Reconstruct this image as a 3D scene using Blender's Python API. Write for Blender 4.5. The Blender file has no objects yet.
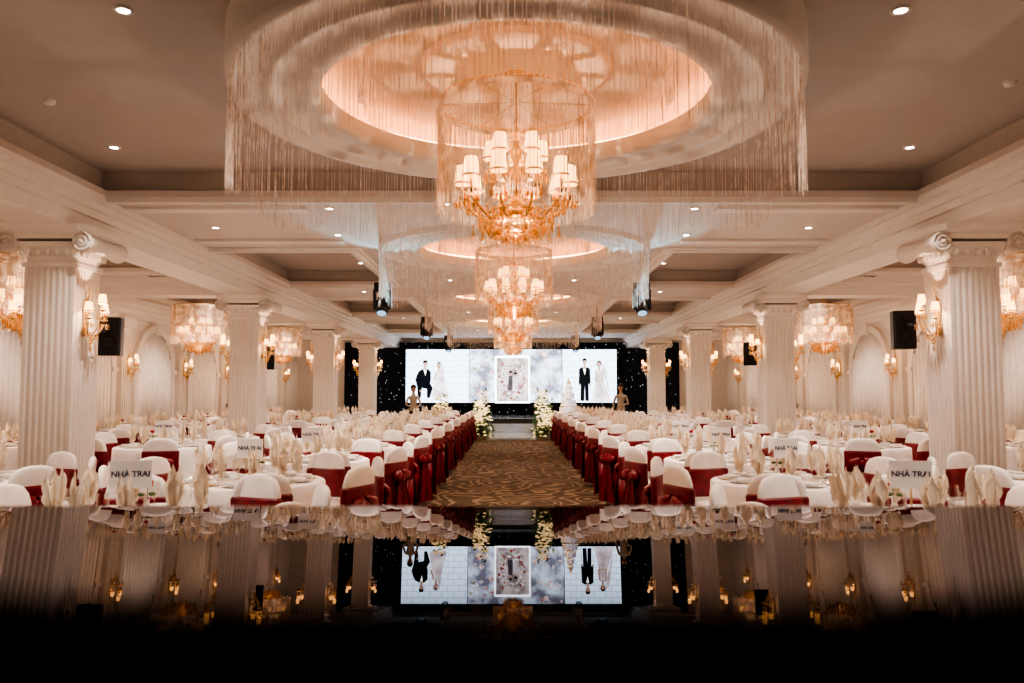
import bpy, math, random
from mathutils import Vector, Matrix
random.seed(7)
pi=math.pi
S=bpy.context.scene
try:
    S.view_settings.view_transform='AgX'
    S.view_settings.look='AgX - High Contrast'
    S.view_settings.exposure=0.55
except Exception as e: print(e)
col=S.collection

# ------------------------------------------------------------------ materials
def mat(name,c,rough=0.6,metal=0.0,emi=None,es=0.0,var=0.06,nscale=6.0,bump=0.0,spec=0.5,sample=True):
    m=bpy.data.materials.new(name); m.use_nodes=True
    nt=m.node_tree; b=nt.nodes['Principled BSDF']
    b.inputs['Roughness'].default_value=rough
    b.inputs['Metallic'].default_value=metal
    b.inputs['Specular IOR Level'].default_value=spec
    tc=nt.nodes.new('ShaderNodeTexCoord')
    n=nt.nodes.new('ShaderNodeTexNoise'); n.inputs['Scale'].default_value=nscale; n.inputs['Detail'].default_value=3
    nt.links.new(tc.outputs['Object'],n.inputs['Vector'])
    r=nt.nodes.new('ShaderNodeValToRGB')
    r.color_ramp.elements[0].position=0.3; r.color_ramp.elements[1].position=0.7
    r.color_ramp.elements[0].color=(c[0]*(1-var),c[1]*(1-var),c[2]*(1-var),1)
    r.color_ramp.elements[1].color=(min(1,c[0]*(1+var)),min(1,c[1]*(1+var)),min(1,c[2]*(1+var)),1)
    nt.links.new(n.outputs['Fac'],r.inputs['Fac'])
    nt.links.new(r.outputs['Color'],b.inputs['Base Color'])
    if bump>0:
        bp=nt.nodes.new('ShaderNodeBump'); bp.inputs['Strength'].default_value=bump
        nt.links.new(n.outputs['Fac'],bp.inputs['Height']); nt.links.new(bp.outputs['Normal'],b.inputs['Normal'])
    if emi:
        b.inputs['Emission Color'].default_value=(*emi,1); b.inputs['Emission Strength'].default_value=es
        if not sample: m.cycles.emission_sampling='NONE'
    return m

M={}
M['plaster']=mat('plaster_cream',(0.78,0.74,0.71),0.7,var=.02)
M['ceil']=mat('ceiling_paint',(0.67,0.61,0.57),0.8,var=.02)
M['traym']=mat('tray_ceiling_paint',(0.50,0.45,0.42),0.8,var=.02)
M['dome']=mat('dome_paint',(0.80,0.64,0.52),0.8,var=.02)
M['wall']=mat('wall_paint',(0.74,0.70,0.67),0.75,var=.03)
M['cloth']=mat('tablecloth_white',(0.90,0.88,0.87),0.85,bump=0.1)
M['cover']=mat('chair_cover_white',(0.88,0.86,0.85),0.85,bump=0.1)
M['red']=mat('burgundy_satin',(0.17,0.005,0.016),0.38,var=0.3,nscale=14)
M['napkin']=mat('napkin_champagne',(0.98,0.88,0.74),0.45,var=0.02,nscale=20)
M['china']=mat('porcelain',(0.88,0.87,0.86),0.15)
M['gold']=mat('gold_metal',(0.90,0.66,0.38),0.25,0.85)
M['brass']=mat('antique_brass',(0.55,0.35,0.15),0.35,0.9)
M['shade']=mat('lamp_shade',(0.42,0.26,0.13),0.8,emi=(1,0.50,0.17),es=3.0,sample=False)
M['bulb']=mat('downlight_bulb',(1,1,1),0.6,emi=(1,0.86,0.72),es=22.0,sample=False)
M['cove']=mat('cove_led',(1,0.6,0.3),0.6,emi=(1,0.50,0.25),es=7.0)
M['black']=mat('black_plastic',(0.012,0.012,0.014),0.4)
M['grille']=mat('speaker_grille',(0.03,0.03,0.035),0.7,nscale=60,var=0.5)
M['white']=mat('card_white',(0.85,0.85,0.85),0.6)
M['navy']=mat('lettering_navy',(0.02,0.03,0.10),0.6)
M['green']=mat('leaves_green',(0.06,0.14,0.04),0.6,var=0.5)
M['petal']=mat('petals_white_glow',(0.9,0.82,0.66),0.6,emi=(1,0.72,0.34),es=0.6,sample=False)  # emission puts the warm light on the flowers into the petals
M['rose']=mat('rose_red',(0.35,0.01,0.02),0.5,var=0.3)
M['skin']=mat('skin',(0.40,0.24,0.17),0.55)
M['hair']=mat('hair_black',(0.008,0.006,0.006),0.5)
M['shirt']=mat('uniform_cream',(0.36,0.31,0.26),0.8)
M['pants']=mat('trousers_dark',(0.03,0.025,0.03),0.8)
M['lips']=mat('lips',(0.4,0.12,0.1),0.5)
M['vent']=mat('vent_slats',(0.35,0.31,0.28),0.6)
M['icing']=mat('cake_icing',(0.85,0.8,0.78),0.5)
M['stagew']=mat('stage_white_gloss',(0.42,0.47,0.55),0.06)
M['bottle']=mat('bottle_glass_green',(0.03,0.08,0.04),0.1)

def strandmat():
    m=bpy.data.materials.new('crystal_strand'); m.use_nodes=True; nt=m.node_tree
    nt.nodes.clear()
    o=nt.nodes.new('ShaderNodeOutputMaterial'); mx=nt.nodes.new('ShaderNodeMixShader'); mx.inputs[0].default_value=0.5
    d=nt.nodes.new('ShaderNodeBsdfDiffuse'); t=nt.nodes.new('ShaderNodeBsdfTranslucent')
    tc=nt.nodes.new('ShaderNodeTexCoord'); n=nt.nodes.new('ShaderNodeTexNoise'); n.inputs['Scale'].default_value=12
    r=nt.nodes.new('ShaderNodeValToRGB'); r.color_ramp.elements[0].color=(0.65,0.56,0.50,1); r.color_ramp.elements[1].color=(1,0.95,0.9,1)
    r.color_ramp.elements[0].position=.4; r.color_ramp.elements[1].position=.6
    nt.links.new(tc.outputs['Object'],n.inputs['Vector']); nt.links.new(n.outputs['Fac'],r.inputs['Fac'])
    nt.links.new(r.outputs[0],d.inputs[0]); nt.links.new(r.outputs[0],t.inputs[0])
    nt.links.new(d.outputs[0],mx.inputs[1]); nt.links.new(t.outputs[0],mx.inputs[2]); nt.links.new(mx.outputs[0],o.inputs[0])
    return m
M['strand']=strandmat()
def glassmat(name,c,tr):
    m=bpy.data.materials.new(name); m.use_nodes=True; nt=m.node_tree; nt.nodes.clear()
    o=nt.nodes.new('ShaderNodeOutputMaterial'); mx=nt.nodes.new('ShaderNodeMixShader')
    a=nt.nodes.new('ShaderNodeBsdfTransparent'); g=nt.nodes.new('ShaderNodeBsdfGlossy'); g.inputs['Roughness'].default_value=0.05
    g.inputs[0].default_value=(*c,1); a.inputs[0].default_value=(*c,1)
    lw=nt.nodes.new('ShaderNodeLayerWeight'); lw.inputs[0].default_value=tr
    nt.links.new(lw.outputs['Facing'],mx.inputs[0]); nt.links.new(a.outputs[0],mx.inputs[1]); nt.links.new(g.outputs[0],mx.inputs[2]); nt.links.new(mx.outputs[0],o.inputs[0])
    return m
M['glass']=glassmat('clear_glass',(0.97,0.95,0.92),0.35)
M['crystal']=glassmat('crystal_amber',(1.0,0.84,0.6),0.8)

def carpet():
    m=bpy.data.materials.new('patterned_carpet'); m.use_nodes=True; nt=m.node_tree; b=nt.nodes['Principled BSDF']
    b.inputs['Roughness'].default_value=0.9; b.inputs['Specular IOR Level'].default_value=0.1
    tc=nt.nodes.new('ShaderNodeTexCoord')
    n=nt.nodes.new('ShaderNodeTexNoise'); n.inputs['Scale'].default_value=1.6; n.inputs['Detail'].default_value=1
    mixv=nt.nodes.new('ShaderNodeMixRGB'); mixv.inputs[0].default_value=0.45
    w=nt.nodes.new('ShaderNodeTexVoronoi'); w.inputs['Scale'].default_value=2.2; w.feature='F1'
    nt.links.new(tc.outputs['Object'],n.inputs['Vector']); nt.links.new(tc.outputs['Object'],mixv.inputs[1]); nt.links.new(n.outputs['Color'],mixv.inputs[2])
    nt.links.new(mixv.outputs[0],w.inputs['Vector'])
    mm=nt.nodes.new('ShaderNodeMath'); mm.operation='MULTIPLY'; mm.inputs[1].default_value=34
    si=nt.nodes.new('ShaderNodeMath'); si.operation='SINE'
    nt.links.new(w.outputs['Distance'],mm.inputs[0]); nt.links.new(mm.outputs[0],si.inputs[0])
    r=nt.nodes.new('ShaderNodeValToRGB'); r.color_ramp.elements[0].position=0.2; r.color_ramp.elements[1].position=0.8
    r.color_ramp.elements[0].color=(0.07,0.046,0.030,1); r.color_ramp.elements[1].color=(0.19,0.135,0.09,1)
    nt.links.new(si.outputs[0],r.inputs['Fac']); nt.links.new(r.outputs[0],b.inputs['Base Color'])
    return m
M['carpet']=carpet()
def starcurtain():
    m=bpy.data.materials.new('star_curtain'); m.use_nodes=True; nt=m.node_tree; b=nt.nodes['Principled BSDF']
    b.inputs['Base Color'].default_value=(0.008,0.01,0.02,1); b.inputs['Roughness'].default_value=0.9
    tc=nt.nodes.new('ShaderNodeTexCoord'); v=nt.nodes.new('ShaderNodeTexVoronoi'); v.inputs['Scale'].default_value=6.0
    nt.links.new(tc.outputs['Object'],v.inputs['Vector'])
    r=nt.nodes.new('ShaderNodeMath'); r.operation='LESS_THAN'; r.inputs[1].default_value=0.12
    nt.links.new(v.outputs['Distance'],r.inputs[0])
    k=nt.nodes.new('ShaderNodeMath'); k.operation='MULTIPLY'; k.inputs[1].default_value=0.6
    nt.links.new(r.outputs[0],k.inputs[0]); nt.links.new(k.outputs[0],b.inputs['Emission Strength'])
    b.inputs['Emission Color'].default_value=(0.75,0.88,1,1); m.cycles.emission_sampling='NONE'
    return m
M['star']=starcurtain()
def emat(name,c,s=1.0,c2=None,scale=5,kind='noise'):
    m=bpy.data.materials.new(name); m.use_nodes=True; nt=m.node_tree; nt.nodes.clear()
    o=nt.nodes.new('ShaderNodeOutputMaterial'); e=nt.nodes.new('ShaderNodeEmission'); e.inputs[1].default_value=s
    c2=c2 or tuple(x*0.85 for x in c)
    tc=nt.nodes.new('ShaderNodeTexCoord')
    if kind=='brick':
        n=nt.nodes.new('ShaderNodeTexBrick'); n.inputs['Scale'].default_value=scale; n.inputs['Mortar Size'].default_value=0.02
        n.inputs['Color1'].default_value=(*c,1); n.inputs['Color2'].default_value=(*[x*.96 for x in c],1); n.inputs['Mortar'].default_value=(*c2,1)
        mp=nt.nodes.new('ShaderNodeMapping'); mp.inputs['Rotation'].default_value=(pi/2,0,0)
        nt.links.new(tc.outputs['Object'],mp.inputs[0]); nt.links.new(mp.outputs[0],n.inputs['Vector'])
        nt.links.new(n.outputs['Color'],e.inputs[0])
    else:
        n=nt.nodes.new('ShaderNodeTexNoise'); n.inputs['Scale'].default_value=scale; n.inputs['Detail'].default_value=4
        r=nt.nodes.new('ShaderNodeValToRGB'); r.color_ramp.elements[0].position=.38; r.color_ramp.elements[1].position=.6
        r.color_ramp.elements[0].color=(*c2,1); r.color_ramp.elements[1].color=(*c,1)
        nt.links.new(tc.outputs['Object'],n.inputs['Vector']); nt.links.new(n.outputs['Fac'],r.inputs['Fac']); nt.links.new(r.outputs[0],e.inputs[0])
    nt.links.new(e.outputs[0],o.inputs[0]); return m
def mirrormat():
    # black glass; dark falloff of the reflection painted in toward near edge and sides
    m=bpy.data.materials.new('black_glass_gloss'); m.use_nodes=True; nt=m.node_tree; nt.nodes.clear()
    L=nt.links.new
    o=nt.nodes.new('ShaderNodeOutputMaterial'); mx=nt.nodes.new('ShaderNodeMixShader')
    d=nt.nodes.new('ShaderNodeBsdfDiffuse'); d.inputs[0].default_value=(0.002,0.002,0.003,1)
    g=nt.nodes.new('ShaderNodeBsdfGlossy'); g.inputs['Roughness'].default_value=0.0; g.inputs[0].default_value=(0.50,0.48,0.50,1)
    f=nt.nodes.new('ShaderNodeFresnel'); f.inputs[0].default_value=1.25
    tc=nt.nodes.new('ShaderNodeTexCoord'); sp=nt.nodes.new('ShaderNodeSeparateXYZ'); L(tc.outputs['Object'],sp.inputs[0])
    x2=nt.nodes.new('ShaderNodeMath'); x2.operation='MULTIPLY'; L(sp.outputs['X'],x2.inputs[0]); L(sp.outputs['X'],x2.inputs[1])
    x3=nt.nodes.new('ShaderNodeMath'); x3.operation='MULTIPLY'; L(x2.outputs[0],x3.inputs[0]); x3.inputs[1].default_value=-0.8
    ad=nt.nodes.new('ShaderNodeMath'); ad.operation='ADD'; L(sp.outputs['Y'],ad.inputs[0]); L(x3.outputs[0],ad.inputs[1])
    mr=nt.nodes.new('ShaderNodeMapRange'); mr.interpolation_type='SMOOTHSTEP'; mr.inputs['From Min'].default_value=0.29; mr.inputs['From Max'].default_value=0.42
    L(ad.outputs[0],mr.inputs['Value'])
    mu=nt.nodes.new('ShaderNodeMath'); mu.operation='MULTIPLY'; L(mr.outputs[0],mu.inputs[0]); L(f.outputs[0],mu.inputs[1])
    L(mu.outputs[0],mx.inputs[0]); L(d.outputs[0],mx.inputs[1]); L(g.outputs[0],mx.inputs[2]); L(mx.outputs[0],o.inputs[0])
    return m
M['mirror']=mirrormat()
M['matte']=mat('black_matte',(0.002,0.002,0.002),0.95,spec=0.0)

# ------------------------------------------------------------------ mesh builder
class MB:
    def __init__(s): s.v=[];s.f=[];s.mi=[];s.sm=[];s.mats=[]
    def mid(s,m):
        if m not in s.mats: s.mats.append(m)
        return s.mats.index(m)
    def add(s,vs,fs,m,T=None,smooth=False):
        o=len(s.v); k=s.mid(m)
        for p in vs:
            s.v.append(tuple(T@Vector(p)) if T is not None else tuple(p))
        for f in fs:
            s.f.append([i+o for i in f]); s.mi.append(k); s.sm.append(smooth)
    def box(s,x0,x1,y0,y1,z0,z1,m,T=None):
        vs=[(x0,y0,z0),(x1,y0,z0),(x1,y1,z0),(x0,y1,z0),(x0,y0,z1),(x1,y0,z1),(x1,y1,z1),(x0,y1,z1)]
        s.add(vs,[(0,3,2,1),(4,5,6,7),(0,1,5,4),(1,2,6,5),(2,3,7,6),(3,0,4,7)],m,T)
    def lathe(s,prof,n,m,T=None,smooth=True,mod=None):
        vs=[];fs=[]
        for (r,z) in prof:
            for i in range(n):
                a=2*pi*i/n; rr=r+(mod(a,z) if mod else 0)
                vs.append((rr*math.cos(a),rr*math.sin(a),z))
        for j in range(len(prof)-1):
            for i in range(n):
                k=(i+1)%n; fs.append((j*n+i,j*n+k,(j+1)*n+k,(j+1)*n+i))
        s.add(vs,fs,m,T,smooth)
    def tube(s,pts,rad,n,m,T=None):
        pts=[Vector(p) for p in pts]; vs=[];fs=[]
        for i,p in enumerate(pts):
            t=(pts[min(i+1,len(pts)-1)]-pts[max(i-1,0)]).normalized()
            u=t.cross(Vector((0,0,1)))
            if u.length<0.05: u=t.cross(Vector((0,1,0)))
            u.normalize(); w=t.cross(u)
            r=rad[i] if isinstance(rad,(list,tuple)) else rad
            for k in range(n):
                a=2*pi*k/n; vs.append(p+(u*math.cos(a)+w*math.sin(a))*r)
        for j in range(len(pts)-1):
            for k in range(n):
                l=(k+1)%n; fs.append((j*n+k,j*n+l,(j+1)*n+l,(j+1)*n+k))
        fs.append(tuple(range(n))[::-1]); fs.append(tuple((len(pts)-1)*n+k for k in range(n)))
        s.add(vs,fs,m,T,True)
    def torus(s,c,R,r,nR,nr,m,T=None):
        vs=[];fs=[]
        for i in range(nR):
            a=2*pi*i/nR
            for j in range(nr):
                b=2*pi*j/nr; q=R+r*math.cos(b)
                vs.append((c[0]+q*math.cos(a),c[1]+q*math.sin(a),c[2]+r*math.sin(b)))
        for i in range(nR):
            for j in range(nr):
                i2=(i+1)%nR;j2=(j+1)%nr
                fs.append((i*nr+j,i2*nr+j,i2*nr+j2,i*nr+j2))
        s.add(vs,fs,m,T,True)
    def ball(s,c,r,m,n=8,sc=(1,1,1),T=None):
        vs=[];fs=[];h=n//2+1
        for j in range(h+1):
            t=pi*j/h
            for i in range(n):
                a=2*pi*i/n
                vs.append((c[0]+r*sc[0]*math.sin(t)*math.cos(a),c[1]+r*sc[1]*math.sin(t)*math.sin(a),c[2]+r*sc[2]*math.cos(t)))
        for j in range(h):
            for i in range(n):
                k=(i+1)%n; fs.append((j*n+i,(j+1)*n+i,(j+1)*n+k,j*n+k))
        s.add(vs,fs,m,T,True)
    def loft(s,secs,n,m,p=4.0,T=None,smooth=True):
        vs=[];fs=[]
        for (cx,cy,z,hx,hy) in secs:
            for i in range(n):
                a=2*pi*(i+.5)/n; c=math.cos(a);d=math.sin(a)
                q=(abs(c)**p+abs(d)**p)**(-1/p)
                vs.append((cx+hx*c*q,cy+hy*d*q,z))
        L=len(secs)
        for j in range(L-1):
            for i in range(n):
                k=(i+1)%n; fs.append((j*n+i,j*n+k,(j+1)*n+k,(j+1)*n+i))
        fs.append(tuple(range(n))[::-1]); fs.append(tuple((L-1)*n+k for k in range(n)))
        s.add(vs,fs,m,T,smooth)
    def mesh(s,name):
        me=bpy.data.meshes.new(name); me.from_pydata(s.v,[],s.f)
        for m in s.mats: me.materials.append(m)
        me.polygons.foreach_set('material_index',s.mi); me.polygons.foreach_set('use_smooth',s.sm)
        me.update(); return me
    def obj(s,name,loc=(0,0,0),rz=0,parent=None):
        return inst(name,s.mesh(name+'_mesh'),loc,rz,parent)
def inst(name,me,loc=(0,0,0),rz=0,parent=None,sc=None):
    o=bpy.data.objects.new(name,me); o.location=loc; o.rotation_euler=(0,0,rz)
    if sc: o.scale=sc
    if parent: o.parent=parent
    col.objects.link(o); return o
def empty(name,loc=(0,0,0),rz=0):
    o=bpy.data.objects.new(name,None); o.location=loc; o.rotation_euler=(0,0,rz); o.empty_display_size=.1; col.objects.link(o); return o
def Tr(x,y,z,rz=0): return Matrix.Translation((x,y,z))@Matrix.Rotation(rz,4,'Z')
def light(kind,name,loc,e,c,size=0.0,rot=None,spot=None,blend=.5):
    l=bpy.data.lights.new(name,kind); l.energy=e; l.color=c
    l.shadow_soft_size=size
    if kind=='SPOT': l.spot_size=spot; l.spot_blend=blend
    o=bpy.data.objects.new(name,l); o.location=loc
    if rot: o.rotation_euler=rot
    col.objects.link(o); return o

WARM=(1,0.65,0.43); DWARM=(1,0.82,0.69)
CX=0.03
XW=9.0; YB=33.2; YF=-4.0; ZC=3.65; ZT=3.95
COLY=[8.85+6.3*k for k in range(4)]
CIRY=[5.9+6.3*k for k in range(4)]

# ------------------------------------------------------------------ room shell
b=MB(); b.box(-XW,XW,YF,YB,-0.1,0,M['carpet']); b.obj('floor')
b=MB(); b.box(-XW-.2,-XW,YF-.2,YB+.2,-.1,4.4,M['wall']); b.obj('wall_left')
b=MB(); b.box(XW,XW+.2,YF-.2,YB+.2,-.1,4.4,M['wall']); b.obj('wall_right')
b=MB(); b.box(-XW,XW,YB,YB+.2,-.1,4.4,M['wall']); b.obj('wall_back')
b=MB(); b.box(-XW,XW,YF-.2,YF,-.1,4.4,M['wall']); b.obj('wall_front')

trays=[(-4.5,4.5,1.5,8.75)]
for (a,c) in [(12.0,16.1),(18.4,22.4),(24.7,28.7)]:
    for sgn in (-1,1):
        trays.append((sgn*2.45,sgn*4.5,a,c))
for (a,c) in [(1.0,8.0),(9.7,14.3),(16.0,20.6),(22.3,26.9),(28.6,32.4)]:
    for sgn in (-1,1):
        trays.append((sgn*5.75,sgn*8.1,a,c))
cu=bpy.data.curves.new('ceiling_outline','CURVE'); cu.dimensions='2D'; cu.fill_mode='BOTH'; cu.extrude=0.035
def spl(pts):
    s=cu.splines.new('POLY'); s.points.add(len(pts)-1)
    for i,p in enumerate(pts): s.points[i].co=(p[0],p[1],0,1)
    s.use_cyclic_u=True
spl([(-XW,YF),(XW,YF),(XW,YB),(-XW,YB)])
for (xa,xb,ya,yb) in trays: spl([(xa,ya),(xb,ya),(xb,yb),(xa,yb)])
for cy in CIRY[1:]: spl([(CX+1.5*math.cos(2*pi*i/64),cy+1.5*math.sin(2*pi*i/64)) for i in range(64)])
to=bpy.data.objects.new('tmp',cu); col.objects.link(to)
dg=bpy.context.evaluated_depsgraph_get()
me=bpy.data.meshes.new_from_object(to.evaluated_get(dg)); bpy.data.objects.remove(to)
me.materials.clear(); me.materials.append(M['ceil'])
inst('ceiling',me,(0,0,ZC+.035))
b=MB()
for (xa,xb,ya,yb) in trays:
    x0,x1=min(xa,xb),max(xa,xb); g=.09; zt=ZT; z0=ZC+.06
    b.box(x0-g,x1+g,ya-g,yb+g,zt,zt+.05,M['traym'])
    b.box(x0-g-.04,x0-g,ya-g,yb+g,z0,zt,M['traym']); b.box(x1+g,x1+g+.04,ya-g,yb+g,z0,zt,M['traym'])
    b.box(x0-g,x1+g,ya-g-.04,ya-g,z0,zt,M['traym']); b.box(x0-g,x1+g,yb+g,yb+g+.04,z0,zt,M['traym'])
    for (w,d,h) in ((.16,.0,.035),(.08,.035,.03)):
        zz=ZC-d
        b.box(x0-w,x0,ya-w,yb+w,zz-h,zz,M['plaster']); b.box(x1,x1+w,ya-w,yb+w,zz-h,zz,M['plaster'])
        b.box(x0,x1,ya-w,ya,zz-h,zz,M['plaster']); b.box(x0,x1,yb,yb+w,zz-h,zz,M['plaster'])
b.obj('trim_ceiling_trays')
b=MB(); b.box(-XW,XW,YF,YB,4.3,4.4,M['ceil']); b.obj('ceiling_roof_slab')
# domes
b=MB()
for i,cy in enumerate(CIRY):
    T=Tr(CX,cy,0); n=72; zd=ZT-.02 if i==0 else ZT+.03
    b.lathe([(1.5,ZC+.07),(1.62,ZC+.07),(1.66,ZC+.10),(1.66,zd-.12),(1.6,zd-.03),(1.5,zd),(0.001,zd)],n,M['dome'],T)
    b.lathe([(1.44,ZC+.10),(1.44,ZC-.03),(1.52,ZC-.05),(1.58,ZC-.03),(1.60,ZC-.01),(1.74,ZC-.02),(1.76,ZC-.05),(1.80,ZC-.05),(1.82,ZC-.02),(1.98,ZC-.02),(2.0,ZC-.05),(2.06,ZC-.05),(2.07,ZC)]+([(2.07,ZT)] if i==0 else []),n,M['plaster'],T)
    b.lathe([(1.44,ZC+.1),(1.62,ZC+.1)],n,M['plaster'],T)
    b.torus((0,0,ZC+.13),1.56,.02,64,6,M['cove'],T)
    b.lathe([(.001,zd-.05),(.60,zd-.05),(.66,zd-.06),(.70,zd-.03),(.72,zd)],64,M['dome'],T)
b.obj('trim_ceiling_domes')
b=MB()
for s in (-1,1):
    x=5*s
    for (w,z0,z1) in ((.30,3.27,3.42),(.36,3.42,3.50),(.41,3.50,3.58),(.44,3.58,3.65)):
        b.box(x-w,x+w,YF,YB,z0,z1,M['plaster'])
    for cy in [2.55]+COLY:
        for (w,z0,z1) in ((.26,3.29,3.44),(.32,3.44,3.52),(.4,3.52,3.64)):
            xa,xb=sorted((x+.3*s,XW*s)); b.box(xa,xb,cy-w,cy+w,z0,z1,M['plaster'])
    xw=XW*s
    for (w,z0,z1) in ((.06,3.2,3.3),(.12,3.3,3.42),(.2,3.42,3.55),(.3,3.55,3.64)):
        xa,xb=sorted((xw,xw-w*s)); b.box(xa,xb,YF,YB,z0,z1,M['plaster'])
b.obj('trim_cornice_beams')
b=MB()
for y0 in (9.2,11.2):
    for s in (-1,1):
        xa,xb=sorted((2.4*s,4.5*s)); b.box(xa,xb,y0,y0+.2,ZC-.04,ZC,M['plaster'])
b.obj('trim_nave_ribs')

for s,nm in ((-1,'left'),(1,'right')):
    b=MB(); x=XW*s
    def bx(d0,d1,y0,y1,z0,z1,m):
        xa,xb=sorted((x-d0*s,x-d1*s)); b.box(xa,xb,y0,y1,z0,z1,m)
    ys=[1.5+3.15*k-0.4 for k in range(-1,11)]
    for yc in ys:
        ri,ro=.95,1.12
        n=16; vs=[];fs=[]
        for i in range(n+1):
            a=pi*i/n
            for (r,d) in ((ri,0.0),(ri,.1),(ro,.1),(ro,0)):
                vs.append((x-d*s,yc+r*math.cos(a),2.0+r*math.sin(a)))
        for i in range(n):
            for j in range(3):
                o=i*4+j; fs.append((o,o+1,o+5,o+4))
        b.add(vs,fs,M['plaster'])
        bx(0,.1,yc-ro,yc-ri,0,2,M['plaster']); bx(0,.1,yc+ri,yc+ro,0,2,M['plaster'])
        bx(0,.14,yc-ro-.05,yc-ri+.02,1.93,2.03,M['plaster']); bx(0,.14,yc+ri-.02,yc+ro+.05,1.93,2.03,M['plaster'])
        bx(0,.16,yc-.09,yc+.09,2.9,3.2,M['plaster'])
        for k in range(12):
            yy=yc-ri+ (k+.5)*(2*ri/12)
            h=2.0+math.sqrt(max(0.01,ri**2-(yy-yc)**2))-.05
            b.tube([(x-.03*s,yy,.05),(x-.03*s,yy,h)],.075,8,M['cover'])
        yp=yc+1.575
        bx(0,.12,yp-.22,yp+.22,0,3.2,M['plaster'])
        for k in range(4): 
            bx(.12,.14,yp-.17+k*.1,yp-.13+k*.1,.35,2.8,M['plaster'])
        bx(0,.2,yp-.3,yp+.3,2.95,3.2,M['plaster']); bx(0,.18,yp-.27,yp+.27,0,.3,M['plaster'])
    b.obj('trim_arches_'+nm)
    b=MB(); bx(0,.03,YF,YB,0,.14,M['plaster']); b.obj('baseboard_'+nm)

# ------------------------------------------------------------------ columns
def column_mesh():
    b=MB(); h=.27; n=7; r=.022; pts=[]
    step=(2*h-.06)/n
    for side in range(4):
        ang=side*pi/2; ca,sa=math.cos(ang),math.sin(ang)
        loc=[(-h,-h)]
        for k in range(n):
            c=-h+.03+step*(k+.5)
            for j in range(7):
                t=pi*j/6; loc.append((c-r*math.cos(t),-h+r*.6*math.sin(t)))
        for (u,v) in loc: pts.append((u*ca-v*sa,u*sa+v*ca))
    N=len(pts); vs=[(p[0],p[1],.4) for p in pts]+[(p[0],p[1],2.86) for p in pts]
    b.add(vs,[(i,(i+1)%N,(i+1)%N+N,i+N) for i in range(N)],M['plaster'])
    b.box(-.36,.36,-.36,.36,0,.26,M['plaster']); b.box(-.32,.32,-.32,.32,.26,.34,M['plaster']); b.box(-.29,.29,-.29,.29,.34,.41,M['plaster'])
    b.box(-.29,.29,-.29,.29,2.84,2.89,M['plaster'])
    b.loft([(0,0,2.89,.27,.27),(0,0,2.95,.29,.29),(0,0,3.05,.36,.36),(0,0,3.10,.38,.38)],32,M['plaster'],p=8,smooth=False)
    for side in range(4):
        T=Matrix.Rotation(side*pi/2,4,'Z')
        for k in range(5): b.ball((-.22+.11*k,-.33,3.0),.04,M['plaster'],8,(1,.7,1.3),T)
    vx=.405
    for sx in (-1,1):
        n=20; R=Matrix.Translation((sx*vx,0,3.09))@Matrix.Rotation(pi/2,4,'X')
        b.lathe([(.001,-.40),(.108,-.40),(.108,-.35),(.085,-.2),(.075,0),(.085,.2),(.108,.35),(.108,.40),(.001,.40)],20,M['plaster'],R)
        for sy in (-1,1):
            sp=[]
            for i in range(40):
                t=i/39; a=t*4.2*pi; rr=.108*(1-t*.85)
                sp.append((sx*vx+sx*rr*math.sin(a),sy*.41,3.09+rr*math.cos(a)))
            b.tube(sp,.011,6,M['plaster'])
            b.ball((sx*vx,sy*.415,3.09),.022,M['plaster'],8)
    b.box(-.41,.41,-.39,.39,3.13,3.19,M['plaster'])
    b.loft([(0,0,3.19,.44,.44),(0,0,3.21,.48,.48),(0,0,3.27,.50,.50)],32,M['plaster'],p=14,smooth=False)
    return b.mesh('column_mesh')
cm=column_mesh()
for cy in COLY:
    for s in (-1,1): inst('fluted_column',cm,(5*s,cy,0))

# ------------------------------------------------------------------ sconce
def shade(b,x,y,z,sc=1,T=None):
    TT=Matrix.Translation((x,y,z)); TT=T@TT if T is not None else TT
    b.lathe([(.060*sc,0),(.063*sc,.02*sc),(.046*sc,.14*sc),(.044*sc,.142*sc)],14,M['shade'],TT)
    b.lathe([(.063*sc,.0),(.066*sc,.008*sc),(.063*sc,.016*sc)],14,M['gold'],TT)
    b.lathe([(.010*sc,-.10*sc),(.012*sc,-.02*sc),(.008*sc,.03*sc)],8,M['gold'],TT)
    b.lathe([(.005*sc,-.12*sc),(.045*sc,-.10*sc),(.05*sc,-.085*sc),(.012*sc,-.09*sc)],12,M['gold'],TT)
def drop(b,x,y,z,l=.06,w=.012,T=None):
    TT=Matrix.Translation((x,y,z)); TT=T@TT if T is not None else TT
    b.lathe([(.001,0),(w*.5,-l*.2),(w,-l*.7),(.001,-l)],6,M['crystal'],TT,smooth=False)
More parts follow.
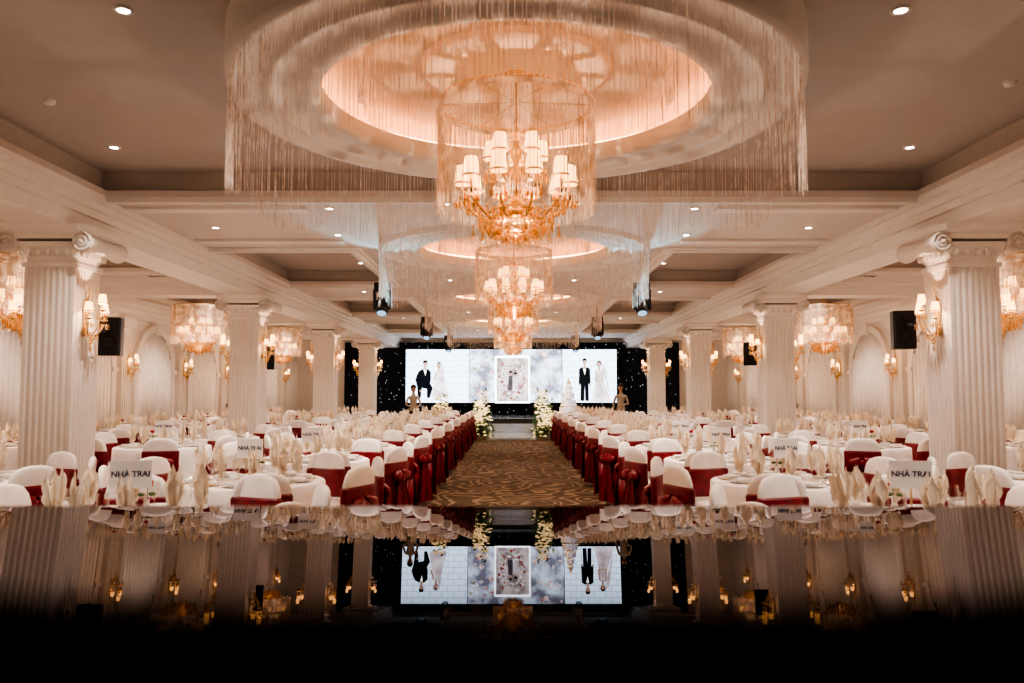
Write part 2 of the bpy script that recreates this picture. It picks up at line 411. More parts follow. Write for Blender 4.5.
def sconce_mesh():
    b=MB()
    b.loft([(0,-.01,-.22,.02,.01),(0,-.015,-.15,.05,.015),(0,-.02,0,.035,.02),(0,-.015,.12,.05,.015),(0,-.01,.2,.01,.01)],12,M['gold'],p=2)
    for k,(dx,dy,dz) in enumerate(((-.17,-.14,.0),(.17,-.14,.0),(0,-.2,.1))):
        pts=[]
        for i in range(9):
            t=i/8; pts.append((dx*t,-.02+(dy+.02)*t,-.12-.1*math.sin(pi*t)+ (dz+.05)*t*t))
        b.tube(pts,.009,6,M['gold'])
        z=pts[-1][2]+.11; shade(b,dx,dy,z,.75)
        for j in range(6):
            a=j*pi/3; drop(b,dx+.045*math.cos(a),dy+.045*math.sin(a),z-.1,.08)
    for i in range(5): drop(b,-.1+.05*i,-.1,-.16-.02*(2-abs(i-2)),.09,.014)
    b.ball((0,-.08,-.28),.03,M['crystal'],8); drop(b,0,-.08,-.31,.08,.015)
    b.tube([(0,-.02,-.15),(0,-.08,-.26)],.008,6,M['gold'])
    b.tube([(0,-.03,.18),(.02,-.05,.26),(-.015,-.04,.33),(0,-.03,.38)],[.012,.01,.008,.003],6,M['gold'])
    for sx in (-1,1): b.tube([(0,-.03,.1),(sx*.06,-.05,.16),(sx*.08,-.05,.24),(sx*.05,-.05,.27)],.006,5,M['gold'])
    return b.mesh('sconce_mesh')
sm_=sconce_mesh()
for cy in COLY:
    for s in (-1,1):
        for f in (-1,1):
            x=5*s+f*.27; rz= pi/2 if f>0 else -pi/2
            inst('wall_sconce',sm_,(x,cy-.05,2.32),rz)
            light('POINT','sconce_glow',(x+f*.24,cy-.05,2.5),9.0 if f==-s else 5,WARM)
for s in (-1,1):
    for k in range(2,11):
        yp=1.1+3.15*(k-1)+1.575
        inst('wall_sconce',sm_,((XW-.14)*s,yp,2.1),-pi/2*s)

# ------------------------------------------------------------------ chandelier
def chandelier_mesh(rod):
    b=MB(); G=M['gold']
    b.tube([(0,0,rod),(0,0,-.3)],.012,8,M['brass'])
    b.lathe([(.001,rod),(.10,rod-.005),(.09,rod-.03),(.02,rod-.06)],16,G)
    b.lathe([(.012,-.16),(.03,-.2),(.07,-.22),(.075,-.235),(.02,-.25),(.02,-.3),(.04,-.34),(.05,-.38),(.02,-.44),(.025,-.52),(.06,-.58),(.065,-.62),(.03,-.68),(.03,-.74),(.09,-.80),(.10,-.84),(.05,-.90),(.02,-.95),(.03,-.98),(.001,-1.0)],16,G)
    for (n,R,zh,ze,off,sc) in ((10,.40,-.78,-.66,0,1.0),(5,.2,-.48,-.45,.3,.95)):
        for k in range(n):
            a=off+2*pi*k/n; T=Matrix.Rotation(a,4,'Z')
            pts=[]
            for i in range(12):
                t=i/11; x=.04+(R-.04)*t; z=zh+(ze-zh-.08)*t*t*t -.12*math.sin(pi*t**.8)
                pts.append((x,0,z))
            b.tube(pts,.009,6,G,T)
            b.tube([(R*.55+.05*math.sin(q*.7)*(1-q/12),0,zh-.04+.05*math.cos(q*.7)*(1-q/12)) for q in range(11)],.005,5,G,T)
            zz=ze+.05; shade(b,R,0,zz,sc,T)
            for j in range(10):
                q=j*pi/5; drop(b,R+.055*math.cos(q),.055*math.sin(q),zz-.1,.085,.012,T)
            for j in range(9):
                t=(j+1)/10; drop(b,.05+(R-.05)*t,0,zh+.12*(1-t)-.02-.09*math.sin(pi*t)+.02,.03,.010,T)
            for (rf,ln) in ((.6,.09),(.8,.08),(.4,.1)):
                b.ball((R*rf,0,zh-.15),.013,M['crystal'],6,T=T); drop(b,R*rf,0,zh-.16,ln,.014,T)
    for (R,z,n) in ((.28,-.84,26),(.22,-.89,20),(.15,-.93,16),(.08,-.97,10)):
        b.torus((0,0,z),R,.004,28,4,G)
        for j in range(n):
            a=2*pi*j/n; drop(b,R*math.cos(a),R*math.sin(a),z,.10,.013)
    for (R,z,n) in ((.13,-.18,12),(.16,-.33,14)):
        b.torus((0,0,z),R,.004,24,4,G)
        for j in range(n):
            a=2*pi*j/n; drop(b,R*math.cos(a),R*math.sin(a),z,.08,.011)
    drop(b,0,0,-.98,.09,.02)
    return b.mesh('chandelier_mesh')
chm=chandelier_mesh(.24)

def curtain_mesh(R,z0,L,N,w=.004,scal=0,nsc=8,rnd=.03,frame=True):
    b=MB(); vs=[];fs=[]
    for i in range(N):
        a=2*pi*(i+random.uniform(-.3,.3))/N
        l=L*(1+random.uniform(-rnd,rnd))+ (scal*abs(math.sin(a*nsc/2)) if scal else 0)
        c,s=math.cos(a),math.sin(a); r=R+random.uniform(-.015,.015)
        dr=random.uniform(-.01,.01)
        for (dx,dy) in ((-s*w/2,c*w/2),(c*w/2,s*w/2)):
            o=len(vs)
            vs+= [(r*c-dx,r*s-dy,z0),(r*c+dx,r*s+dy,z0),((r+dr)*c+dx,(r+dr)*s+dy,z0-l),((r+dr)*c-dx,(r+dr)*s-dy,z0-l)]
            fs.append((o,o+1,o+2,o+3))
    b.add(vs,fs,M['strand'])
    if frame: b.torus((0,0,z0),R,.010,64,6,M['gold'])
    return b
def drum_mesh(N,w):
    b=curtain_mesh(.58,0,.82,N,w)
    for k in range(6):
        a=k*pi/3; b.tube([(.02*math.cos(a),.02*math.sin(a),0.02),(.58*math.cos(a),.58*math.sin(a),0)],.006,5,M['brass'])
    b.lathe([(.58,.0),(.592,-.02),(.58,-.05)],64,M['strand'])
    return b.mesh('crystal_drum')
drum=drum_mesh(330,.0045); drum2=drum_mesh(420,.006)
outer=curtain_mesh(2.03,0,.58,430,.0045,scal=.18,nsc=10,rnd=.04,frame=False).mesh('crystal_outer')
domec=curtain_mesh(1.15,0,.26,260,.004,scal=.1,nsc=12,frame=False).mesh('crystal_dome')
for cy in CIRY:
    e=empty('crystal_chandelier',(CX,cy,ZC))
    inst('candle_arms',chm,parent=e); inst('crystal_fringe',drum,parent=e)
    inst('crystal_curtain',outer,(CX,cy,ZC-.05))
    inst('crystal_curtain',domec,(CX,cy,ZT-.02))
    light('POINT','chandelier_glow',(CX,cy,ZC-.36),90,WARM)
    light('POINT','chandelier_glow_low',(CX,cy,ZC-1.12),48,WARM)
for s in (-1,1):
    for y in (5.0,11.3,17.6,23.9,29.6):
        e=empty('drum_chandelier',(6.9*s,y,ZC-.28))
        inst('candle_arms',chm,parent=e); inst('crystal_fringe',drum2,parent=e)
        light('POINT','chandelier_glow',(6.9*s,y,ZC-.35-.38),75,WARM)
        light('POINT','chandelier_glow_low',(6.9*s,y,ZC-.35-1.12),50,WARM)

# ------------------------------------------------------------------ downlights & vents
dl=MB()
dl.lathe([(.04,-.012),(.062,-.012),(.066,0)],20,M['plaster']); dl.lathe([(.001,-.008),(.04,-.008)],20,M['bulb'])
dlm=dl.mesh('downlight_mesh')
spots=[]
for s in (-1,1):
    for (x,y) in ((2.6,2.6),(2.5,5.0),(4.0,7.9),(4.1,5.1),(2.9,13.2),(4.0,13.2),(2.9,15.2),(4.0,19.5),(2.9,21.3),(4.0,26)):
        spots.append((x*s,y,ZT))
    for (x,y) in ((2.15,9.3),(3.9,10.4),(2.4,10.9),(3.2,17.2),(1.2,15.4),(3.2,23.5),(1.2,21.7),(1.2,28.3),(.75,9.05),(2.5,29.8)):
        spots.append((x*s,y,ZC))
    for (x,y) in ((6.2,9.0+1.4),(7.6,13.6),(6.2,16.8),(7.6,19.8),(6.4,22.8),(7.3,26.3)):
        spots.append((x*s,y,ZT))
for i,(x,y,z) in enumerate(spots):
    inst('recessed_downlight',dlm,(x,y,z))
    light('SPOT','downlight_beam',(x,y,z-.03),150 if y<9.5 else 110,DWARM,0,(0,0,0),math.radians(100),.8)
b=MB()
b.box(-.35,.35,-.35,.35,-.02,0,M['plaster'])
for k in range(4):
    r=.30-.07*k
    for (xa,xb,ya,yb) in ((-r,r,-r,-r+.02),(-r,r,r-.02,r),(-r,-r+.02,-r,r),(r-.02,r,-r,r)): b.box(xa,xb,ya,yb,-.045+.004*k,-.02,M['vent'])
vm=b.mesh('vent_mesh')
for s in (-1,1):
    for y in (14.75,21.05): inst('air_vent',vm,(6.4*s,y,ZC))
b=MB(); b.lathe([(.001,-.04),(.04,-.035),(.05,-.01),(.05,0)],16,M['plaster']); dm=b.mesh('smoke_detector_mesh')
for (x,y) in ((-3.9,6.6),(3.95,6.2)): inst('smoke_detector',dm,(x,y,ZT))

# ------------------------------------------------------------------ moving heads & speakers
b=MB(); K=M['black']
b.tube([(0,0,.63),(0,0,.28)],.02,8,K); b.box(-.13,.13,-.09,.09,.17,.32,K)
b.box(-.15,-.11,-.06,.06,-.14,.2,K); b.box(.11,.15,-.06,.06,-.14,.2,K)
T=Matrix.Translation((0,0,-.08))@Matrix.Rotation(math.radians(150),4,'X')
b.lathe([(.001,-.19),(.08,-.19),(.11,-.1),(.11,.08),(.09,.14),(.001,.14)],16,K,T)
lens=mat('moving_head_lens',(0.2,.3,.5),0.1,emi=(.4,.7,1),es=0.6,sample=False)
b.lathe([(.001,.145),(.08,.142)],16,lens,T)
mh=b.mesh('moving_head_mesh')
for s in (-1,1):
    for (x,y) in ((2.2,13.5),(2.12,19.8),(2.1,26.4)):
        inst('moving_head_light',mh,(x*s,y,3.01))
b=MB()
b.loft([(0,0,-.23,.13,.12),(0,0,.23,.13,.12)],24,K,p=8,smooth=False)
b.box(-.115,.115,-.135,-.12,-.21,.21,M['grille'])
T=Matrix.Translation((0,-.136,-.08))@Matrix.Rotation(pi/2,4,'X'); b.torus((0,0,0),.08,.01,20,6,K,T)
T=Matrix.Translation((0,-.136,.12))@Matrix.Rotation(pi/2,4,'X'); b.torus((0,0,0),.03,.008,16,6,K,T)
spk=b.mesh('speaker_box')
for s in (-1,1):
    for y in (COLY[0]+.27,COLY[1]+.27):
        e=empty('wall_speaker',((4.9 if s<0 else 4.78)*s,y+.62,2.16 if s<0 else 2.24),-.25*s)
        inst('cabinet',spk,parent=e)
        q=MB(); q.tube([(0,0,.05),(0,-.3,.05),(0,-.64,.0)],.018,8,K)
        q.obj('bracket',parent=e)

# ------------------------------------------------------------------ table, chair, tableware
b=MB()
def pleat(a,z):
    t=max(0,(.74-z)/.74); return .030*t*math.sin(14*a)+.010*t*math.sin(31*a)
b.lathe([(.001,.75),(.58,.75),(.61,.748),(.622,.735),(.625,.65),(.628,.5),(.632,.3),(.636,.12),(.64,.01)],112,M['cloth'],mod=pleat)
tm=b.mesh('round_table_mesh')

def chair_mesh(wide):
    b=MB(); C=M['cover']; R=M['red']
    b.loft([(0,0.0,.0,.215,.19),(0,0,.2,.205,.185),(0,.0,.42,.20,.18),(0,0,.455,.195,.175),(0,0,.465,.17,.15)],28,C,p=6)
    b.loft([(0,-.165,.40,.20,.035),(0,-.172,.6,.205,.035),(0,-.185,.78,.205,.033),(0,-.192,.84,.19,.03),(0,-.196,.885,.155,.026),(0,-.198,.905,.10,.02),(0,-.199,.915,.04,.01)],28,C,p=3)
    zl,zh=(.50,.76)
    b.loft([(0,-.166,zl,.205,.045),(0,-.17,zl+.02,.215,.05),(0,-.175,(zl+zh)/2,.212,.043),(0,-.180,zh-.02,.216,.048),(0,-.182,zh,.205,.040)],28,R,p=3)
    for sx in (-1,1):
        b.loft([(sx*.015,-.235,.60,.012,.02),(sx*.06,-.25,.56,.05,.03),(sx*.09,-.25,.60,.075,.035),(sx*.09,-.25,.65,.07,.03),(sx*.04,-.235,.68,.03,.02)],12,R,p=2)
        w=.12 if wide else .06
        vs=[];fs=[]
        for i in range(7):
            t=i/6
            for j in range(6):
                u=j/5; vs.append((sx*(.0+ (w*(.45+.9*t))*u*1.1+.02*t),-.235-.03*math.sin(t*2)-.012*math.cos(u*12),.62-.56*t))
        for i in range(6):
            for j in range(5): fs.append((i*6+j,i*6+j+1,(i+1)*6+j+1,(i+1)*6+j))
        b.add(vs,fs,R,smooth=True)
    b.ball((0,-.245,.61),.035,R,10,(1,.8,1.2))
    if wide:
        b.loft([(0,-.172,.06,.212,.05),(0,-.175,.3,.208,.045),(0,-.172,.52,.205,.044)],28,R,p=4)
    return b.mesh('chair_mesh')
ch1=chair_mesh(False); ch2=chair_mesh(True)

def leafn(b,T,h,wd,lean):
    # pleated napkin leaf: crisp vertical folds, softly pointed wavy tip
    vs=[];fs=[];nu,nv=9,11
    for i in range(nv):
        t=i/(nv-1)
        w=wd*(.5+1.0*t-.28*math.sin(t*7))*(1-t**5)**.7+.003
        for j in range(nu):
            u=-1+2*j/(nu-1)
            vs.append((u*w+.006*math.sin(t*9),lean*t*t+.005*math.cos(j*pi)*(1-t*.5)+.4*w*u*u,h*t-.035*abs(u)*t))
    for i in range(nv-1):
        for j in range(nu-1): fs.append((i*nu+j,i*nu+j+1,(i+1)*nu+j+1,(i+1)*nu+j))
    b.add(vs,fs,M['napkin'],T,True)
war=MB()
random.seed(3)
NS=10
for k in range(NS):
    a=2*pi*(k)/NS+pi/8; x,y=.45*math.cos(a),.45*math.sin(a)
    war.lathe([(.001,.753),(.07,.753),(.115,.765),(.117,.768),(.07,.759),(.001,.758)],24,M['china'],Tr(x,y,0))
    war.lathe([(.001,.76),(.05,.761),(.07,.785),(.066,.786),(.045,.768),(.001,.766)],20,M['china'],Tr(x,y,0))
    ax,ay=.40*math.cos(a+.31),.40*math.sin(a+.31)
    war.lathe([(.001,.753),(.033,.753),(.034,.757),(.005,.763),(.004,.80),(.022,.82),(.034,.85),(.035,.89),(.030,.915)],14,M['glass'],Tr(ax,ay,0))
    rot=random.uniform(0,6.28)
    for q in range(4):
        T=Tr(ax,ay,.82,rot+q*pi/2+random.uniform(-.4,.4))@Matrix.Translation((0,.006,0))
        leafn(war,T,(.20,.25,.18,.23)[q]*random.uniform(.9,1.08),.026,.010 if q<3 else .022)
    gx,gy=.30*math.cos(a-.1),.30*math.sin(a-.1)
    war.lathe([(.001,.753),(.03,.753),(.031,.757),(.005,.762),(.004,.84),(.02,.855),(.032,.88),(.034,.91),(.028,.95)],14,M['glass'],Tr(gx,gy,0))
    cx_,cy_=.54*math.cos(a+.25),.54*math.sin(a+.25)
    war.tube([(cx_,cy_,.762),(cx_-.12*math.cos(a),cy_-.12*math.sin(a),.762)],.004,5,M['brass'])
war.lathe([(.001,.765),(.25,.765),(.26,.758),(.25,.752)],40,M['glass'])
vx=.13
war.lathe([(.001,.767),(.03,.767),(.035,.79),(.015,.84),(.018,.86)],14,M['china'],Tr(vx,0,0))
war.tube([(vx,0,.84),(vx+0.01,0,.94)],.003,5,M['green'])
for q in range(14):
    a=q*2.4; r=.004+.0015*q; war.ball((vx+r*math.cos(a)+.01,r*math.sin(a),.95+.01*math.cos(q)),.010,M['rose'],6,(1,1,1.2))
for q in range(4):
    war.ball((vx+.04*math.cos(q*1.6),.04*math.sin(q*1.6),.89),.03,M['green'],6,(1,.5,.3))
for q in range(3):
    a=q*1.4+1.6; war.lathe([(.001,.768),(.025,.768),(.045,.80),(.042,.80),(.02,.775)],14,M['china'],Tr(.16*math.cos(a),.16*math.sin(a),0))
wm=war.mesh('tableware')

def text_mesh(txt,size,m):
    c=bpy.data.curves.new('t','FONT'); c.body=txt; c.size=size; c.align_x='CENTER'; c.align_y='CENTER'; c.extrude=.0008; c.offset=size*.018
    o=bpy.data.objects.new('t',c); col.objects.link(o)
    d=bpy.context.evaluated_depsgraph_get(); d.update()
    me=bpy.data.meshes.new_from_object(o.evaluated_get(d)); bpy.data.objects.remove(o)
    me.materials.clear(); me.materials.append(m); return me
txt=text_mesh('NHÀ TRAI',.046,M['navy'])
b=MB()
b.box(-.115,.115,0,.006,.17,.33,M['white'])
b.lathe([(.001,0),(.05,0),(.05,.008),(.008,.014),(.006,.17)],16,M['gold'])
card=b.mesh('card')
def sign(x,y,z=.768,rz=0):
    e=empty('name_sign',(x,y,z),rz); inst('card_stand',card,parent=e)
    t=inst('lettering',txt,parent=e); t.location=(0,-.002,.252); t.rotation_euler=(pi/2,0,0)
XT=(2.3,4.75,7.2)
signs={(1,0,0):-.2,(1,0,1):.25,(1,0,2):.1,(1,1,1):.15,(-1,0,0):.2,(-1,0,1):-.15,(-1,0,2):.2,(1,0,3):-.2,(1,1,3):.2,(-1,1,3):.1}
for s in (-1,1):
    for ti,xt in enumerate(XT):
        for k in range(0,10):
            if ti==1 and k in (2,5,8): continue
            y=4.65+2.1*k
            x=xt*s; rr=random.randrange(NS)*2*pi/NS
            if ti==0 and s<0: x=-2.2
            if ti==0 and k<3: rr=pi/5*(2 if s<0 else 3)
            inst('banquet_table',tm,(x,y,0),random.uniform(0,6))
            inst('table_setting',wm,(x,y,0),rr)
            for q in range(8):
                a=2*pi*q/8+pi/8
                aisle=(ti==0 and math.cos(a)*s<-.85)
                r=.89+random.uniform(0,.015)
                inst('dining_chair',ch2 if aisle else ch1,(x+r*math.cos(a),y+r*math.sin(a),0),a+pi/2+random.uniform(-.05,.05))
            if (s,ti,k) in signs: sign(x,y,rz=signs[(s,ti,k)])

b=MB()
b.box(-.35,.35,-.22,.22,0,.08,M['white']); b.box(-.35,-.31,-.22,.22,.08,1.12,M['white']); b.box(.31,.35,-.22,.22,.08,1.12,M['white']); b.box(-.35,.35,.19,.22,.08,1.12,M['white'])
for z in (.42,.76,1.10): b.box(-.36,.36,-.23,.22,z,z+.03,M['white'])
for z in (.45,.79,1.13):
    for i in range(5):
        b.lathe([(.001,0),(.035,0),(.036,.15),(.013,.2),(.013,.26),(.001,.26)],12,M['bottle'] if i%2 else M['rose'],Tr(-.24+.12*i,-.05,z))
cab=b.mesh('cabinet_mesh')
for s in (-1,1): inst('drinks_cabinet',cab,(8.55*s,25.0,0),-.0)

# ------------------------------------------------------------------ stage, screens
b=MB(); b.box(-6.6,6.6,29,YB-.02,0.002,.5,M['black']); b.box(-6.6,6.6,28.98,YB-.02,.5,.52,M['stagew'])
b.box(-1.2,1.2,28.4,28.98,0.002,.34,M['stagew']); b.box(-1.2,1.2,27.9,28.4,0.002,.17,M['stagew'])
b.obj('stage_platform')
b=MB(); b.box(-.76,.76,24.5,27.89,0.001,.06,M['stagew']); b.obj('mirror_runway')
b=MB()
vs=[];fs=[]
N=240
for i in range(N+1):
    x=-6.9+13.8*i/N; y=32.95+.05*math.sin(i*.9)
    vs+=[(x,y,.53),(x,y,3.5)]
for i in range(N): fs.append((2*i,2*i+2,2*i+3,2*i+1))
b.add(vs,fs,M['star'],smooth=True); b.obj('star_curtain')
YS=32.5; PX=800/32.5
def SX(px): return (px-510)/PX
def SZ(py): return 1.5+(391-py)/PX
scr=empty('led_screen',(0,0,0))
wall1=emat('led_brick_white',(0.66,0.80,0.95),2.5,(0.42,.55,.70),1.1,'brick')
flor=emat('led_floral_backdrop',(0.66,0.78,0.90),2.0,(0.20,0.20,0.26),1.9)
bl=emat('led_black',(.015,.015,.02),1.0); wh=emat('led_white',(.95,.93,.92),2.6); sk=emat('led_skin',(.75,.48,.38),1.1)
hr=emat('led_hair',(.03,.02,.02),1.0); gw=emat('led_gown',(.80,.74,.76),1.6,(.50,.43,.46),3); bq=emat('led_bouquet',(.9,.75,.75),1.3,(.25,.3,.15),9)
suit=emat('led_grey_suit',(.16,.14,.15),1.0,(.10,.09,.10))
frm=emat('led_frame',(.9,.95,1.0),3.4); dk=emat('led_portrait_bg',(.75,.68,.66),1.4,(.30,.26,.26),2.5); pinkf=emat('led_flowers',(.95,.82,.78),1.7,(.5,.22,.22),5); redf=emat('led_red_flowers',(.5,.16,.14),1.2,(.25,.08,.08),7)
b=MB()
b.box(SX(403),SX(615),YS,YS+.1,SZ(403.5),SZ(348.5),M['black'])
for (a,c,m) in ((404,467,wall1),(467.6,560,flor),(560.6,614.5,wall1)):
    b.box(SX(a),SX(c),YS-.02,YS,SZ(402.5),SZ(349.5),m)
b.obj('panels',parent=scr)
a_=MB(); lay=[0]
def apoly(pts,m):
    lay[0]+=1; y=YS-.022-.0008*lay[0]
    a_.add([(SX(p[0]),y,SZ(p[1])) for p in pts],[tuple(range(len(pts)))[::-1]],m)
def aell(cx,cy,rx,ry,m,n=16): apoly([(cx+rx*math.cos(2*pi*i/n),cy+ry*math.sin(2*pi*i/n)) for i in range(n)],m)
apoly([(417,371),(421,369),(426,369),(429,372),(429,381),(427,386),(418,386),(415,383),(414,377)],bl)
apoly([(415,383),(428,383),(431,388),(428,398),(425,398),(425,389),(420,388),(419,398),(416,398)],bl)
apoly([(421.5,369),(424.5,369),(423.5,376)],wh); apoly([(421.8,369.3),(424.4,369.3),(423.1,370.8)],bl)
apoly([(413,379),(415,378),(420,391),(417,392)],bl); aell(419,391,1.2,1,sk)
apoly([(422,366),(424.5,366),(424.5,370),(422,370)],sk); aell(423.3,364,2.1,2.8,sk); apoly([(421,363.5),(421,361),(423,360),(425.3,361),(425.6,363.5),(424,362.4)],hr)
apoly([(434,371),(440,371),(441,378),(444,386),(447,398),(430,398),(432,386),(434,378)],gw)
apoly([(434,371),(435.5,371),(433,381),(431.5,380)],sk); aell(437,373,2.6,3,gw)
apoly([(436,367),(438,367),(438,371),(436,371)],sk); aell(437,365,2.4,3.1,hr); aell(436.6,365.5,1.8,2.4,sk); apoly([(438,361),(441,364),(444,392),(439,370)],gw)
apoly([(577,369),(580,367),(585,367),(588,369),(588.5,384),(586.5,384),(586.8,401),(583.2,401),(582.6,386),(582,401),(578.3,401),(578.5,384),(576.5,384)],bl)
apoly([(580.7,367),(584.3,367),(582.6,375)],wh); apoly([(581,367.6),(584,367.6),(584,369),(582.5,368.4),(581,369)],bl)
aell(577.3,385,1,1.3,sk); aell(588,385,1,1.3,sk)
apoly([(581.4,364),(583.6,364),(583.6,368),(581.4,368)],sk); aell(582.5,362,2.1,2.8,sk); apoly([(580.3,361.5),(580.4,359),(582.5,358),(584.6,359),(584.8,361.5),(583,360.2)],hr)
apoly([(594,370),(600,370),(600.5,378),(605,390),(609,402),(589,402),(592,390),(594,378)],gw)
apoly([(593.5,371),(595,370),(594,380),(597,382),(596,383.5),(592.4,381)],sk); apoly([(600.5,371),(599,370),(600,380),(597,382),(598,383.5),(601.6,381)],sk)
apoly([(596,366),(598,366),(598,371),(596,371)],sk); aell(597,364,2.5,3.1,hr); aell(597,364.7,1.8,2.4,sk); apoly([(599,361),(603,366),(608,396),(601,374)],gw)
aell(597,383,3,2.7,bq)
apoly([(493,356),(528,356),(528,403),(493,403)],frm); apoly([(494.7,358),(526.3,358),(526.3,401.5),(494.7,401.5)],dk)
apoly([(506.5,376),(510.5,376),(511,390),(506,390)],suit); aell(508.5,373.5,1.5,2,sk); aell(508.5,372.2,1.5,1.1,hr)
apoly([(511.5,377),(514.5,377),(517,391),(510.5,391)],gw); aell(513,374.8,1.4,1.9,sk); aell(513.4,373.6,1.5,1.2,hr)
for i in range(110):
    a=random.uniform(0,2*pi); q=random.uniform(.6,1.15)
    px_=510.5+13*q*math.cos(a); py_=380+18*q*math.sin(a)
    if 496.5<px_<524.5 and 360<py_<400: aell(px_,py_,random.uniform(.8,1.7),random.uniform(.8,1.7),random.choice([pinkf,redf,gw,bq,gw]),8)
for i in range(46):
    aell(random.choice([random.uniform(470,491),random.uniform(531,558)]),random.uniform(352,400),random.uniform(1,2.8),random.uniform(1,2.8),random.choice([pinkf,gw,flor,bq]),9)
a_.obj('displayed_pictures',parent=scr)

# flowers
def flowerbank(name,x,y,h,w,n,seed,leafs=True,z0=0):
    random.seed(seed); b=MB()
    b.tube([(0,0,0),(0,0,h*.6)],.03,8,M['white'])
    for i in range(n):
        t=random.random()**1.3; a=random.uniform(0,2*pi); r=w*math.sqrt(random.random())*(1-.6*t)
        c=(r*math.cos(a),r*math.sin(a),.08+h*t)
        if leafs and (t<.42 and random.random()<.75 or random.random()<.22):
            for q in range(3):
                T=Matrix.Translation(c)@Matrix.Rotation(a+q*2,4,'Z')@Matrix.Rotation(random.uniform(-.9,.3),4,'Y')
                b.add([(0,0,0),(.06,.035,.02),(.16,0,.03),(.06,-.035,.02)],[(0,3,2,1)],M['green'],T)
        else:
            for q in range(5):
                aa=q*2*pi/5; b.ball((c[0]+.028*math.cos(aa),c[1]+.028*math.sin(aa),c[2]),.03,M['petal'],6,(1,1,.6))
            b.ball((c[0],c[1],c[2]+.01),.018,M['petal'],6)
    return b.obj(name,(x,y,z0))
for s in (-1,1):
    for j,(y,h) in enumerate(((25.0,.8),(26.2,1.1),(27.4,1.45))):
        flowerbank('flower_arrangement',(1.14-.06*j)*s,y,h,.42,170,10+j+3*s)
    for j in range(7):
        flowerbank('aisle_greenery',(1.6+.62*j)*s,28.48,.35,.24,60,40+j+10*s)
    light('POINT','flower_lamp',(1.0*s,25.6,1.9),20,(1,.74,.36))
flowerbank('flower_arrangement',-2.4,27.2,1.25,.42,200,77)
b=MB(); z=.78
b.lathe([(.001,.75),(.40,.75),(.42,.7),(.45,.0)],32,M['cloth'])
for (r,h) in ((.30,.2),(.24,.2),(.18,.2),(.12,.18),(.07,.14)):
    b.lathe([(.001,z),(r,z),(r+.01,z+.02),(r,z+.04),(r,z+h-.02),(r-.015,z+h),(.001,z+h)],28,M['icing'])
    for i in range(12):
        a=i*pi/6; b.ball((r*math.cos(a),r*math.sin(a),z+.02),.03,M['petal'],6)
    b.tube([(0,0,z+h-.01),(0,0,z+h+.05)],r*.5,12,M['icing']); z+=h+.03
b.ball((0,0,z+.03),.04,M['petal'],8)
b.obj('wedding_cake_on_stand',(1.86,26.35,0))
for s in (-1,1):
    light('SPOT','stage_spot_blue',(2.0*s,24.4,2.6),110,(.35,.6,1),0,(math.radians(48),0,math.radians(12*s)),math.radians(40),.4)
light('SPOT','runway_spot',(0,22.5,3.5),60,(.5,.7,1),0,(math.radians(48),0,0),math.radians(20),.4)
def aim(name,p,t,e,c,ang):
    d=Vector(t)-Vector(p); o=light('SPOT',name,p,e,c,0,None,math.radians(ang),.3); o.rotation_euler=d.to_track_quat('-Z','Y').to_euler(); return o
for s in (-1,1):
    aim('moving_head_beam',(-2.2*s,13.3,2.75),(-1.7*s,11.0,3.3),110,(.35,.8,1),46)
    aim('moving_head_beam',(-2.2*s,13.3,2.72),(-4.75*s,8.6,2.2),90,(.3,.75,1),6)

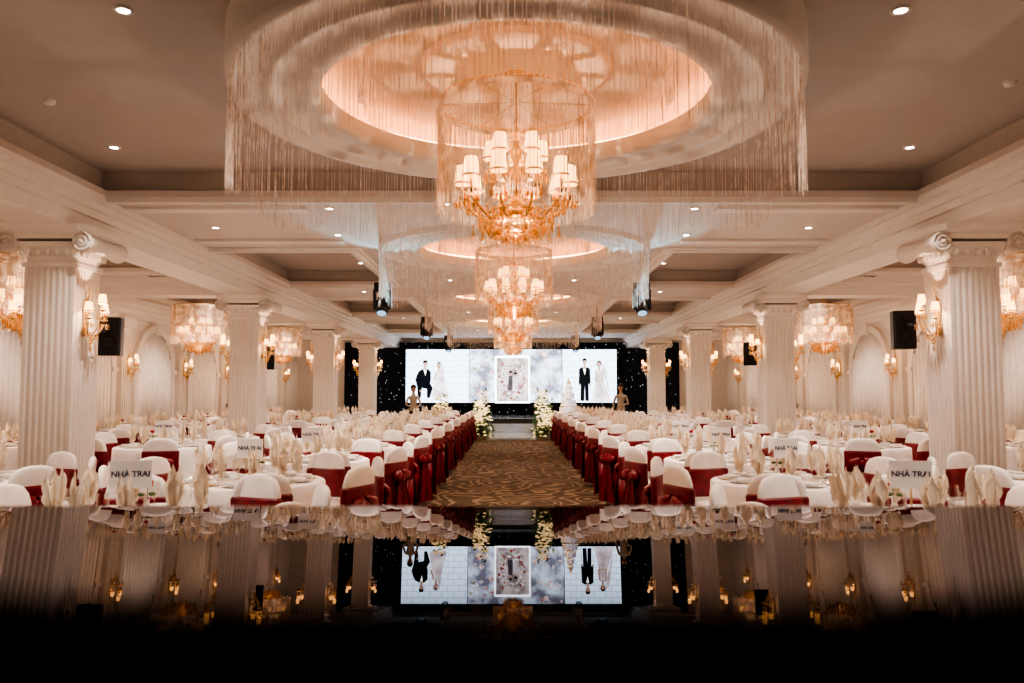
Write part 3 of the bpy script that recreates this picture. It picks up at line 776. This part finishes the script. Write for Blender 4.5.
# ------------------------------------------------------------------ people (staff)
def person(name,loc,rz,h,arms):
    J={'pel':((0,0,.95),.125),'sp':((0,0,1.12),.115),'ch':((0,0,1.32),.135),'nk0':((0,0,1.46),.07),'nk':((0,0,1.54),.05),
       'hd':((0,.0,1.60),.045)}
    for s,t in ((-1,'l'),(1,'r')):
        J['sh'+t]=((s*.17,0,1.41),.055)
        el,wr=arms[t]
        J['el'+t]=(el,.042); J['wr'+t]=(wr,.027)
        J['hp'+t]=((s*.09,0,.90),.095); J['kn'+t]=((s*.10,-.01,.50),.06); J['an'+t]=((s*.10,.02,.09),.04); J['to'+t]=((s*.11,-.13,.04),.035)
    E=[('pel','sp'),('sp','ch'),('ch','nk0'),('nk0','nk'),('nk','hd')]
    for t in 'lr': E+=[('ch','sh'+t),('sh'+t,'el'+t),('el'+t,'wr'+t),('pel','hp'+t),('hp'+t,'kn'+t),('kn'+t,'an'+t),('an'+t,'to'+t)]
    def skin(J,E,root,lv=2):
        ks=list(J); me=bpy.data.meshes.new('sk'); me.from_pydata([J[k][0] for k in ks],[(ks.index(a),ks.index(b)) for a,b in E],[])
        o=bpy.data.objects.new('sk',me); col.objects.link(o)
        o.modifiers.new('s','SKIN')
        for i,k in enumerate(ks):
            sv=me.skin_vertices[0].data[i]; sv.radius=(J[k][1],J[k][1]*.85); sv.use_root=(k==root)
        sb=o.modifiers.new('u','SUBSURF'); sb.levels=lv; sb.render_levels=lv
        d=bpy.context.evaluated_depsgraph_get(); d.update()
        r=bpy.data.meshes.new_from_object(o.evaluated_get(d)); bpy.data.objects.remove(o); return r
    e=empty(name,loc,rz); e.scale=(h/1.78,)*3
    me=skin(J,E,'pel'); 
    for m in (M['shirt'],M['pants'],M['skin'],M['black']): me.materials.append(m)
    for p in me.polygons:
        c=p.center; p.use_smooth=True
        near=min((c-Vector(arms[t][1])).length for t in 'lr')
        p.material_index= 2 if (c.z>1.49 or near<.035) else (3 if c.z<.08 else (1 if c.z<.93 and near>.15 else 0))
    inst('body',me,parent=e)
    for t,s in (('l',-1),('r',1)):
        el,wr=Vector(arms[t][0]),Vector(arms[t][1]); d=(wr-el).normalized(); side=d.cross(Vector((0,0,1))); 
        if side.length<.1: side=Vector((0,1,0))
        side.normalize(); up=side.cross(d)
        H=MB(); R=Matrix(((side.x,d.x,up.x,wr.x),(side.y,d.y,up.y,wr.y),(side.z,d.z,up.z,wr.z),(0,0,0,1)))
        H.ball((0,.05,0),.045,M['skin'],10,(.9,1.1,.4),R)
        for q,L in enumerate((.065,.078,.072,.055)):
            x=-.03+.02*q; H.tube([(x,.08,0),(x*1.1,.08+L*.55,-.008),(x*1.1,.08+L*.95,-.03)],[.009,.008,.006],6,M['skin'],R)
        H.tube([(-.035*-s,.03,0),(-.06*-s,.065,-.01),(-.062*-s,.09,-.02)],[.011,.009,.007],6,M['skin'],R)
        H.obj('hand',parent=e)
    H=MB(); c=(0,-.01,1.68)
    H.ball(c,.1,M['skin'],20,(.78,.95,1.18)); H.ball((0,-.035,1.61),.055,M['skin'],14,(.9,.9,.8))
    H.ball((0,-.112,1.665),.016,M['skin'],8,(.8,1,1.4)); H.ball((0,-.1,1.625),.02,M['lips'],8,(1.1,.4,.35))
    for s in (-1,1):
        H.ball((s*.032,-.095,1.69),.011,M['white'],8); H.ball((s*.032,-.104,1.69),.006,M['hair'],6); H.ball((s*.08,0,1.67),.022,M['skin'],8,(.4,.8,1.2))
        H.ball((s*.032,-.1,1.715),.018,M['hair'],6,(1,.3,.25))
    H.ball((0,.012,1.735),.112,M['hair'],18,(.88,.98,.88))
    H.ball((0,.04,1.68),.1,M['hair'],18,(.88,.8,1.1))
    H.obj('head',parent=e)
person('staff_person',(-3.1,25.2,0),.3,1.66,{'l':((-.25,.0,1.14),(-.10,-.2,1.08)),'r':((.25,.0,1.14),(.10,-.2,1.10))})
person('staff_person',(3.45,25.4,0),-.4,1.70,{'l':((-.25,.02,1.13),(-.26,-.04,.88)),'r':((.25,.0,1.14),(.14,-.22,1.12))})

# ------------------------------------------------------------------ tilted phone-like black glass below the lens; the stand under it is added
tilt=math.radians(5.73)
def zt(y): return 1.5-.06/math.cos(tilt)-y*math.tan(tilt)
e=empty('tilted_black_glass')
b=MB()
def slab(y0,y1,off,th,m,w=1.7):
    vs=[(-w,y0,zt(y0)+off),(w,y0,zt(y0)+off),(w,y1,zt(y1)+off),(-w,y1,zt(y1)+off)]
    vs+= [(x,y,z-th) for (x,y,z) in vs]
    b.add(vs,[(0,1,2,3),(7,6,5,4),(0,4,5,1),(1,5,6,2),(2,6,7,3),(3,7,4,0)],m)
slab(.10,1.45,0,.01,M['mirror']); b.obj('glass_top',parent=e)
b=MB(); slab(.10,1.45,-.01,.02,M['matte'])
w=1.6
vs=[(-w,.2,zt(.2)-.03),(w,.2,zt(.2)-.03),(w,1.4,zt(1.4)-.03),(-w,1.4,zt(1.4)-.03),(-w,.2,0),(w,.2,0),(w,1.4,0),(-w,1.4,0)]
b.add(vs,[(0,1,2,3),(7,6,5,4),(0,4,5,1),(1,5,6,2),(2,6,7,3),(3,7,4,0)],M['matte']); b.obj('body',parent=e)

# ------------------------------------------------------------------ world & camera
w=bpy.data.worlds.new('world'); S.world=w; w.use_nodes=True
w.node_tree.nodes['Background'].inputs[0].default_value=(.05,.035,.025,1)
cd=bpy.data.cameras.new('camera'); cam=bpy.data.objects.new('camera',cd); col.objects.link(cam)
cd.sensor_width=36; cd.lens=28.1; cd.clip_start=.02
cam.location=(0,0,1.5); cam.rotation_euler=(math.radians(90+3.54),0,0)
cd.dof.use_dof=True; cd.dof.focus_distance=14; cd.dof.aperture_fstop=2.8
S.camera=cam
